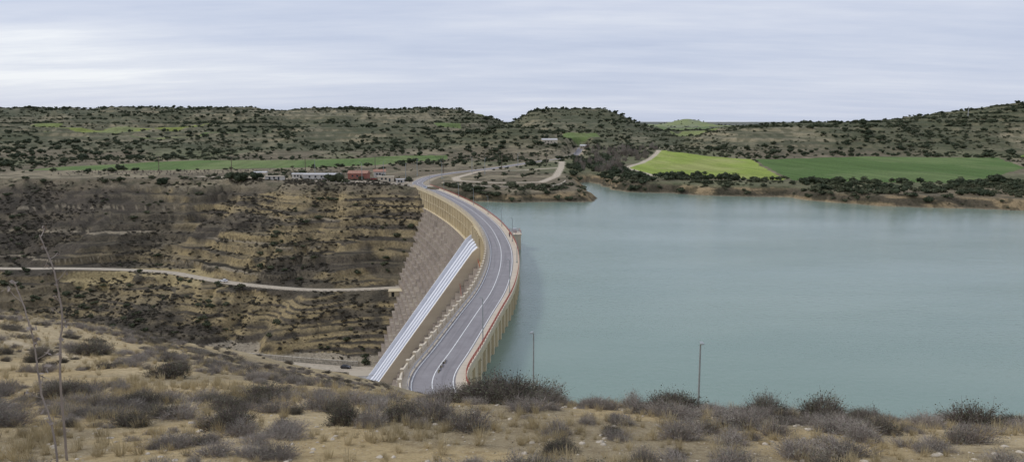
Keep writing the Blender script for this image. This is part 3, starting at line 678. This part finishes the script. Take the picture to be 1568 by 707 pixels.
def bush(name,nst,rad,hgt,wd,seed,mat,leafmat,leafn,coll,leafs=.014,up=.85,wob=.12,fork=2,curl=.25):
    g=np.random.default_rng(seed);V=[];F=[];MI=[];pts=[]
    lob=[(g.uniform(0,6.28),g.uniform(.6,1.15)) for _ in range(5)]
    def strip(P,w0):
        d=P[-1]-P[0];wv=np.cross(d,g.normal(size=3));wv/=np.linalg.norm(wv)+1e-9;o=len(V);n_=len(P)
        for k,p_ in enumerate(P):
            ww=w0*(1-.7*k/(n_-1));V.append(tuple(p_-wv*ww));V.append(tuple(p_+wv*ww))
            if k<n_-1: F.append((o+2*k,o+2*k+1,o+2*k+3,o+2*k+2));MI.append(0)
    for i in range(nst):
        a_=g.uniform(0,math.tau);t=g.uniform(0,1)**.55
        lb=max(.65,max(s_*math.cos(min(1.2,abs((a_-q_+math.pi)%math.tau-math.pi))*1.1) for q_,s_ in lob))
        R_=rad*lb;dirv=np.array([math.cos(a_),math.sin(a_),0])
        base=dirv*rad*.3*g.uniform(0,1);tip=dirv*R_*t;tip[2]=hgt*lb**.5*math.sqrt(max(0,1-(t*up)**2))*g.uniform(.5,1.05)
        tip+=g.normal(0,.06,3)*rad;tip[2]=max(.02,tip[2])
        m1=base*.6+tip*.4+g.normal(0,wob,3)*rad*.4;m1[2]=max(m1[2],.01);m1+=dirv*curl*rad*.3*t
        m2_=base*.25+tip*.75+g.normal(0,wob,3)*rad*.35;m2_[2]=max(m2_[2],.02)
        P=[base,m1,m2_,tip];strip(P,wd*g.uniform(.6,1.3));pts+= [m1,m2_,m2_,tip,tip]
        for _ in range(fork):
            s0=m2_ if g.random()<.6 else m1;e_=tip+g.normal(0,.13,3)*rad;e_[2]=max(e_[2],.02);strip([s0,(s0+e_)/2+g.normal(0,.03,3)*rad,e_],wd*.6);pts.append(e_)
    pts=np.array(pts)
    for i in range(leafn):
        Q_=pts[g.integers(0,len(pts))]+g.normal(0,.05*rad,3);u1=g.normal(size=3);u1/=np.linalg.norm(u1);u2=np.cross(u1,g.normal(size=3));u2/=np.linalg.norm(u2);s_=leafs*g.uniform(.5,1.3)
        q_=len(V);V+=[tuple(Q_-u1*s_),tuple(Q_+u2*s_*.5),tuple(Q_+u1*s_),tuple(Q_-u2*s_*.5)];F.append((q_,q_+1,q_+2,q_+3));MI.append(1)
    me=bpy.data.meshes.new(name);me.from_pydata([tuple(map(float,v)) for v in V],[],F);me.materials.append(mat);me.materials.append(leafmat or mat);me.polygons.foreach_set('material_index',MI)
    o=bpy.data.objects.new(name,me)
    if coll: coll.objects.link(o)
    return o
def gn(name,P,S,R,I,coll):
    P=np.asarray(P,np.float32);n_=len(P);me=bpy.data.meshes.new(name);me.vertices.add(n_);me.vertices.foreach_set('co',P.ravel())
    a=me.attributes.new('scl','FLOAT_VECTOR','POINT');a.data.foreach_set('vector',np.asarray(S,np.float32).ravel())
    a=me.attributes.new('rot','FLOAT_VECTOR','POINT');a.data.foreach_set('vector',np.asarray(R,np.float32).ravel())
    a=me.attributes.new('idx','INT','POINT');a.data.foreach_set('value',np.asarray(I,np.int32))
    ob=link(bpy.data.objects.new(name,me));md=ob.modifiers.new('Scatter','NODES');g=bpy.data.node_groups.new(name+'_scatter','GeometryNodeTree');md.node_group=g
    g.interface.new_socket(name='Geometry',in_out='INPUT',socket_type='NodeSocketGeometry');g.interface.new_socket(name='Geometry',in_out='OUTPUT',socket_type='NodeSocketGeometry')
    gi=g.nodes.new('NodeGroupInput');go=g.nodes.new('NodeGroupOutput');ip=g.nodes.new('GeometryNodeInstanceOnPoints');ci=g.nodes.new('GeometryNodeCollectionInfo')
    ci.inputs['Collection'].default_value=coll;ci.inputs['Separate Children'].default_value=True;ci.inputs['Reset Children'].default_value=True
    def na_(nm,dt):
        q=g.nodes.new('GeometryNodeInputNamedAttribute');q.data_type=dt;q.inputs['Name'].default_value=nm;return q.outputs['Attribute']
    e2=g.nodes.new('FunctionNodeEulerToRotation')
    L=g.links.new
    L(gi.outputs[0],ip.inputs['Points']);L(ci.outputs[0],ip.inputs['Instance']);ip.inputs['Pick Instance'].default_value=True
    L(na_('idx','INT'),ip.inputs['Instance Index']);L(na_('rot','FLOAT_VECTOR'),e2.inputs[0]);L(e2.outputs[0],ip.inputs['Rotation']);L(na_('scl','FLOAT_VECTOR'),ip.inputs['Scale']);L(ip.outputs[0],go.inputs[0])
    return ob
def scatter(name,xy,smin,smax,coll,nv,sink=.1,hs=(.8,1.2),seed=1,zfilter=None,power=2.0):
    g=np.random.default_rng(seed);xy=np.asarray(xy);z_,zn_,sd_=height(xy[:,0],xy[:,1])
    k=np.ones(len(xy),bool)
    if zfilter: k=zfilter(xy[:,0],xy[:,1],z_,zn_,sd_)
    xy=xy[k];z_=z_[k];n_=len(xy)
    s=smin+(smax-smin)*g.random(n_)**power
    P=np.c_[xy,z_-s*sink];S=np.c_[s*g.uniform(.85,1.15,n_),s*g.uniform(.85,1.15,n_),s*g.uniform(*hs,n_)]
    R=np.c_[g.normal(0,.08,n_),g.normal(0,.08,n_),g.uniform(0,6.28,n_)]
    return gn(name,P,S,R,g.integers(0,nv,n_),coll)
def rnd(n_,x0,x1,y0,y1,seed): g=np.random.default_rng(seed);return np.c_[g.uniform(x0,x1,n_),g.uniform(y0,y1,n_)]
cO=bpy.data.collections.new('oak_templates');cS=bpy.data.collections.new('scrub_templates');cG=bpy.data.collections.new('shrub_templates');cB=bpy.data.collections.new('bare_templates')
M_bare=foliage_mat('bare_branches',(.24,.2,.165),(.34,.3,.26))
for i in range(4):
    crown_obj('oak%d'%i,M_oak,130,.3,10+i,.8,True,6,M_bark,cO);crown_obj('scrub%d'%i,M_scrub,70,.45,20+i,.6,False,4,None,cS);crown_obj('shrub%d'%i,M_green,90,.4,30+i,.7,False,5,None,cG)
for i in range(3): bush('bare%d'%i,60,.36,1.0,.010,60+i,M_bare,None,0,cB,up=.8,fork=3)
FIELDS=[F_LIGHT,F_DARK,F_LEFT,F_RIGHT2]+FARF
def notfield(x_,y_):
    k=np.ones(len(x_),bool)
    for P in FIELDS: k&=~inpoly(x_,y_,P)
    k&=pdm(x_,y_,FARC)>7
    for P in PATHS: k&=pdm(x_,y_,P)>4
    return k
def clus(x_,y_,sc,th,seed,j=.12): return fbm(x_/sc,y_/sc,3,seed)+np.random.default_rng(seed).uniform(-j,j,len(x_))>th
scatter('valley_scrub',rnd(17000,-360,-48,296,512,1),.35,1.25,cS,4,seed=1,zfilter=lambda X,Y,Z_,ZN,SD:(X<Xc(Y)-8)&(Z_>ZN+.05)&(pdm(X,Y,MIDR.D[::6])>5.5)&(pdm(X,Y,TOER.D[::6])>6)&clus(X,Y,22,.5,80))
scatter('valley_oak_shrubs',rnd(1300,-360,-48,296,520,2),1.0,2.5,cG,4,seed=2,zfilter=lambda X,Y,Z_,ZN,SD:(X<Xc(Y)-10)&(Z_>ZN+.05)&(pdm(X,Y,MIDR.D[::6])>7)&(pdm(X,Y,TOER.D[::6])>7)&clus(X,Y,30,.56,81))
scatter('hill_scrub',rnd(24000,-1150,850,700,1650,3),.9,2.6,cG,4,seed=3,zfilter=lambda X,Y,Z_,ZN,SD:notfield(X,Y)&(np.abs(X)<Y*.74)&clus(X,Y,75,.485,82,.08))
scatter('hill_oak_trees',rnd(12000,-1150,850,640,1650,4),1.6,4.2,cO,4,seed=4,zfilter=lambda X,Y,Z_,ZN,SD:notfield(X,Y)&(np.abs(X)<Y*.74)&clus(X,Y,110,.525,83,.09))
scatter('ridge_trees',np.vstack([rnd(230,-1150,-80,1440,1560,5),rnd(40,30,170,1280,1400,6),rnd(170,300,800,960,1060,7),rnd(350,100,1800,2300,3300,8)]),2.0,3.8,cO,4,seed=5,zfilter=lambda X,Y,Z_,ZN,SD:np.abs(X)<Y*.74)
scatter('shore_shrubs',np.vstack([rnd(3000,55,330,370,520,9),rnd(400,-50,60,415,470,10)]),.6,2.8,cG,4,seed=6,zfilter=lambda X,Y,Z_,ZN,SD:notfield(X,Y)&(Z_>-4.3)&(X>Xc(Y)+12)&clus(X,Y,20,.485,84))
scatter('shore_oak_trees',np.vstack([rnd(50,100,180,500,540,11),rnd(130,180,330,395,500,12),rnd(190,45,95,480,760,13)]),2.0,4.2,cO,4,seed=7,zfilter=lambda X,Y,Z_,ZN,SD:notfield(X,Y)&(Z_>-3.5))
scatter('plateau_shrubs',rnd(1900,-480,-60,500,760,14),.6,2.4,cG,4,seed=8,zfilter=lambda X,Y,Z_,ZN,SD:notfield(X,Y)&(Z_>-1)&clus(X,Y,40,.53,85))
scatter('plateau_oak_trees',rnd(260,-480,-60,532,860,15),2.,4.0,cO,4,seed=9,zfilter=lambda X,Y,Z_,ZN,SD:notfield(X,Y)&(Z_>-1)&clus(X,Y,50,.55,86))
scatter('park_trees',rnd(60,-35,40,480,700,16),1.,2.0,cO,4,seed=10,zfilter=lambda X,Y,Z_,ZN,SD:notfield(X,Y)&(Z_>-.5))
scatter('bare_poplar_trees',np.vstack([rnd(110,85,175,700,900,17),rnd(40,55,90,560,700,18)]),6,11,cB,3,seed=11,zfilter=lambda X,Y,Z_,ZN,SD:notfield(X,Y)&(Z_>-3))
orc=np.array([(-330+i*7+random.uniform(-1,1),545+j*9+random.uniform(-1,1)) for i in range(32) for j in range(6)])
scatter('orchard_trees',orc,1.6,2.4,cB,3,seed=12,zfilter=lambda X,Y,Z_,ZN,SD:notfield(X,Y)&(Z_>-1))
def tree(name,x_,y_,s,seed,mat=None):
    o=crown_obj(name,mat or M_oak,900,.16,seed,.85,True,10,M_bark);o.name=name;o.location=(x_,y_,hpt(x_,y_)-.05);o.scale=(s,s,s);link(o)
for i,(a_,b_,s_) in enumerate([(-178,500,5.2),(-186,504,4.3),(-170,504,4.2),(-112,489,4.6),(-119,492,3.6),(-232,503,3.4),(-262,506,3),(205,478,3.6),(128,520,3.6),(118,528,3.4),(225,470,3)]): tree('holm_oak_tree',a_,b_,s_,100+i)
# ------------------------------------------------------------------ foreground vegetation
M_twig=foliage_mat('dry_twigs',(.27,.23,.20),(.41,.355,.31));M_tw2=foliage_mat('dark_twigs',(.16,.13,.11),(.25,.21,.175));M_straw=foliage_mat('dry_grass',(.50,.41,.24),(.62,.52,.33));M_leaf=foliage_mat('grey_green_leaves',(.20,.20,.15),(.31,.295,.235));M_lf2=foliage_mat('olive_leaves',(.115,.118,.078),(.185,.178,.12))
cF=bpy.data.collections.new('thyme_templates');cD=bpy.data.collections.new('broom_templates');cGr=bpy.data.collections.new('grass_templates');cSt=bpy.data.collections.new('stone_templates')
for i in range(5): bush('thyme%d'%i,300,.5,.38,.0045,200+i,M_twig,M_leaf,1000,cF,leafs=.013)
for i in range(4): bush('broom%d'%i,420,.5,.46,.005,220+i,M_tw2,M_lf2,2000,cD,leafs=.015)
for i in range(4): bush('grass%d'%i,60,.17,.26,.003,240+i,M_straw,None,0,cGr,up=.6,fork=0,wob=.05)
iv,iF=ico(2);M_rock=simple('limestone_stone',(.48,.42,.33),.9,8,.25,.01)
for i in range(4):
    g=np.random.default_rng(300+i);V=iv*(1+g.normal(0,.09,(len(iv),1)))*np.array([1,.75,.55]);o=meshobj('stone%d'%i,V,iF,M_rock,do_link=False,smooth=False);cSt.objects.link(o)
def vis(X,Y,Z_,ZN,SD): return (np.abs(X)<Y*.8+2.5)
def fgden(th,sc,seed): return lambda X,Y,Z_,ZN,SD: vis(X,Y,Z_,ZN,SD)&clus(X,Y,sc,th-.06*sst(1,-7,X)*(Y<14)+.02*sst(2,6,X),seed,.18)
scatter('thyme_scrub',np.vstack([rnd(1700,-13,12,4.2,13.5,31),rnd(3300,-48,-4,14,46,32)]),.2,.8,cF,5,.05,(.6,1.0),21,fgden(.505,1.6,90),1.3)
scatter('broom_scrub',np.vstack([rnd(230,-13,12,5,12,33),rnd(800,-48,-6,16,50,34)]),.25,.85,cD,4,.05,(.6,1.0),22,fgden(.54,2.5,91),1.4)
scatter('dry_grass',np.vstack([rnd(8000,-13,12,4.2,14,35),rnd(11000,-46,-2,13,42,36)]),.3,.85,cGr,4,.02,(.7,1.3),23,fgden(.45,1.3,92),1.5)
scatter('scattered_stones',np.vstack([rnd(2600,-11,11,4.2,13,37)]),.01,.05,cSt,4,.0,(.6,1.1),24,vis,4)
scatter('slope_scrub',rnd(3500,-90,110,20,130,38),.5,1.5,cD,4,.15,(.4,.7),25,lambda X,Y,Z_,ZN,SD:(Z_<=ZN+.4)&(pdm(X,Y,NEARC)>7)&(Z_>-4.8))
BR=[(-.15,11.5,1.4,1.0),(.35,11.7,1.15,.9),(-.6,11.8,1.1,.8),(2.65,11.6,1.0,.8),(4.0,11.4,.7,.8),(4.75,11.2,.95,.85),(5.4,11.0,.6,.7),(6.75,10.5,.95,.9),(-1.1,11.8,.9,.8),(2.2,10.2,.8,.7),(-1.8,9.2,.65,.7),(-1.0,9.6,.85,.8),(-.5,8.9,.75,.7),(-2.9,11,.9,.7),(-7.5,16,1.1,.8),(-12,21,1.5,.9),(1.3,11.3,.6,.5),(-4.3,12.5,1.0,.6),(3.3,9.,.6,.6),(2.0,8.6,.7,.7),(4.2,8.7,.6,.6)]
for i,(a_,b_,s_,h_) in enumerate(BR):
    T_=cD.objects[i%4] if i in (0,1,2,3,4,5,7,14,15,17) else cF.objects[i%5]
    o=bpy.data.objects.new('dry_shrub',T_.data);o.location=(a_,b_,hpt(a_,b_)-.04);o.scale=(s_,s_,h_*1.1);o.rotation_euler=(0,0,i);link(o)
for i,(a_,b_,s_) in enumerate([(-3.6,9.5,.15),(2.45,9.4,.06),(3.9,9.5,.05)]):
    o=bpy.data.objects.new('stone',cSt.objects[i%4].data);o.location=(a_,b_,hpt(a_,b_)+s_*.25);o.scale=(s_*1.3,s_,s_*.8);link(o)
def stalk(name,pts,r,seed):
    g=np.random.default_rng(seed);V=[];F=[];k=5
    def tube(D,r0,r1):
        o=len(V)
        for i,p in enumerate(D):
            r_=r0+(r1-r0)*i/(len(D)-1)
            for j in range(k): V.append((p[0]+r_*math.cos(j*math.tau/k),p[1]+r_*math.sin(j*math.tau/k),p[2]))
        for i in range(len(D)-1):
            for j in range(k): F.append((o+i*k+j,o+i*k+(j+1)%k,o+(i+1)*k+(j+1)%k,o+(i+1)*k+j))
    P=np.array(pts,float);t=np.linspace(0,len(P)-1,60)
    def cr(c):
        Q=np.r_[2*c[0]-c[1],c,2*c[-1]-c[-2]];i=np.minimum(t.astype(int),len(c)-2);u=t-i;p0,p1,p2,p3=Q[i],Q[i+1],Q[i+2],Q[i+3]
        return .5*(2*p1+(p2-p0)*u+(2*p0-5*p1+4*p2-p3)*u*u+(-p0+3*p1-3*p2+p3)*u**3)
    D=np.stack([cr(P[:,k_]) for k_ in range(3)],1)
    D[:,0]+=np.convolve(g.normal(0,.008,64),np.ones(5)/5,'valid');tube(D,r,r*.5)
    for i in range(18,60,4):
        p=D[i];d=np.array([g.normal(),g.normal(),.9]);d/=np.linalg.norm(d);Lh=g.uniform(.04,.13)
        tube(np.array([p,p+d*Lh*.6,p+d*Lh+np.array([0,0,.02])]),r*.4,r*.25)
        e_=p+d*Lh
        for _ in range(5):
            q=e_+g.normal(0,.012,3);o=len(V);u=g.normal(size=3)*.012;w_=g.normal(size=3)*.01;V.extend([tuple(q-u),tuple(q+w_),tuple(q+u),tuple(q-w_)]);F.append((o,o+1,o+2,o+3))
    meshobj(name,V,F,M_twig)
zb=hpt(-4.36,7.05);stalk('dry_stalk',[(-4.36,7.05,zb-.05),(-4.34,7.03,35.6),(-4.26,7,36.2),(-4.29,7,36.6),(-4.40,7,36.98)],.0125,1)
zb=hpt(-3.3,5.2);stalk('dry_stalk',[(-3.28,5.2,zb-.05),(-3.29,5.2,35.75),(-3.36,5.2,36.15),(-3.38,5.2,36.5),(-3.47,5.2,36.9)],.009,2)
x_,y_=594,1000;boxes('antenna_mast',[(x_,y_,hpt(x_,y_)+7,.5,.5,16,0),(x_,y_,hpt(x_,y_)+13,1.6,.3,.3,0)],M_galv)
# ------------------------------------------------------------------ sun + world
sun=bpy.data.lights.new('sun','SUN');sun.energy=1.5;sun.angle=math.radians(12);sun.color=(1,.96,.9)
so=link(bpy.data.objects.new('sun',sun))
elev,azim=math.radians(42),math.radians(-75)
d=Vector((math.sin(azim)*math.cos(elev),math.cos(azim)*math.cos(elev),math.sin(elev)));so.rotation_euler=d.to_track_quat('Z','Y').to_euler();so.location=(-200,0,300)
w=bpy.data.worlds.new('World');scene.world=w;w.use_nodes=True;nt=w.node_tree;nt.nodes.clear()
out=N(nt,'ShaderNodeOutputWorld');bgA=N(nt,'ShaderNodeBackground');bgB=N(nt,'ShaderNodeBackground');ms_=N(nt,'ShaderNodeMixShader')
sk=N(nt,'ShaderNodeTexSky',sky_type='NISHITA');sk.sun_disc=False;sk.sun_elevation=elev;sk.sun_rotation=azim
nt.links.new(sk.outputs[0],bgA.inputs[0]);bgA.inputs[1].default_value=.1
tc=N(nt,'ShaderNodeTexCoord').outputs['Generated'];sx=N(nt,'ShaderNodeSeparateXYZ');nt.links.new(tc,sx.inputs[0])
def mth(op,a,b=None):
    n_=N(nt,'ShaderNodeMath',operation=op)
    for i,v in enumerate((a,b)):
        if v is None: continue
        if isinstance(v,(int,float)): n_.inputs[i].default_value=v
        else: nt.links.new(v,n_.inputs[i])
    return n_.outputs[0]
zc=mth('ADD',mth('MAXIMUM',sx.outputs[2],0),.09)
cx=N(nt,'ShaderNodeCombineXYZ');nt.links.new(mth('DIVIDE',sx.outputs[0],zc),cx.inputs[0]);nt.links.new(mth('DIVIDE',sx.outputs[1],zc),cx.inputs[1])
n1=noise(nt,mapping(nt,cx.outputs[0],(.20,.42,1),(0,0,.12)),1,6,.62);n2=noise(nt,mapping(nt,cx.outputs[0],(.45,1.5,1),(0,0,.1)),1,8,.65)
cl=mth('ADD',mth('MULTIPLY',n1,.6),mth('MULTIPLY',n2,.4))
lf=ramp(nt,mth('MULTIPLY',sx.outputs[0],-1),[(0.12,0.),(.5,1.)])
lowb=ramp(nt,sx.outputs[2],[(.02,0.),(.05,1.),(.085,1.),(.14,0.)])
br=mth('MULTIPLY',mth('MULTIPLY',lf,lowb),.19)
c=ramp(nt,mth('ADD',cl,br),[(.36,(.50,.56,.72)),(.46,(.57,.625,.77)),(.54,(.64,.685,.81)),(.64,(.74,.775,.865)),(.76,(.92,.94,.97))])
hzn=ramp(nt,sx.outputs[2],[(0.,1.),(.1,0.)])
c=mixc(nt,c,(.57,.63,.78),mth('MULTIPLY',hzn,.3))
nt.links.new(c,bgB.inputs[0]);bgB.inputs[1].default_value=1.04
ms_.inputs[0].default_value=.9;nt.links.new(bgA.outputs[0],ms_.inputs[1]);nt.links.new(bgB.outputs[0],ms_.inputs[2]);nt.links.new(ms_.outputs[0],out.inputs[0])
# ------------------------------------------------------------------ camera
cam=bpy.data.cameras.new('camera');co=link(bpy.data.objects.new('camera',cam));co.location=(0,0,38);co.rotation_euler=(math.radians(82),0,0)
cam.sensor_fit='HORIZONTAL';cam.angle=math.radians(68);cam.clip_start=.1;cam.clip_end=20000;scene.camera=co
scene.view_settings.view_transform='Standard';scene.view_settings.look='None';scene.view_settings.exposure=0
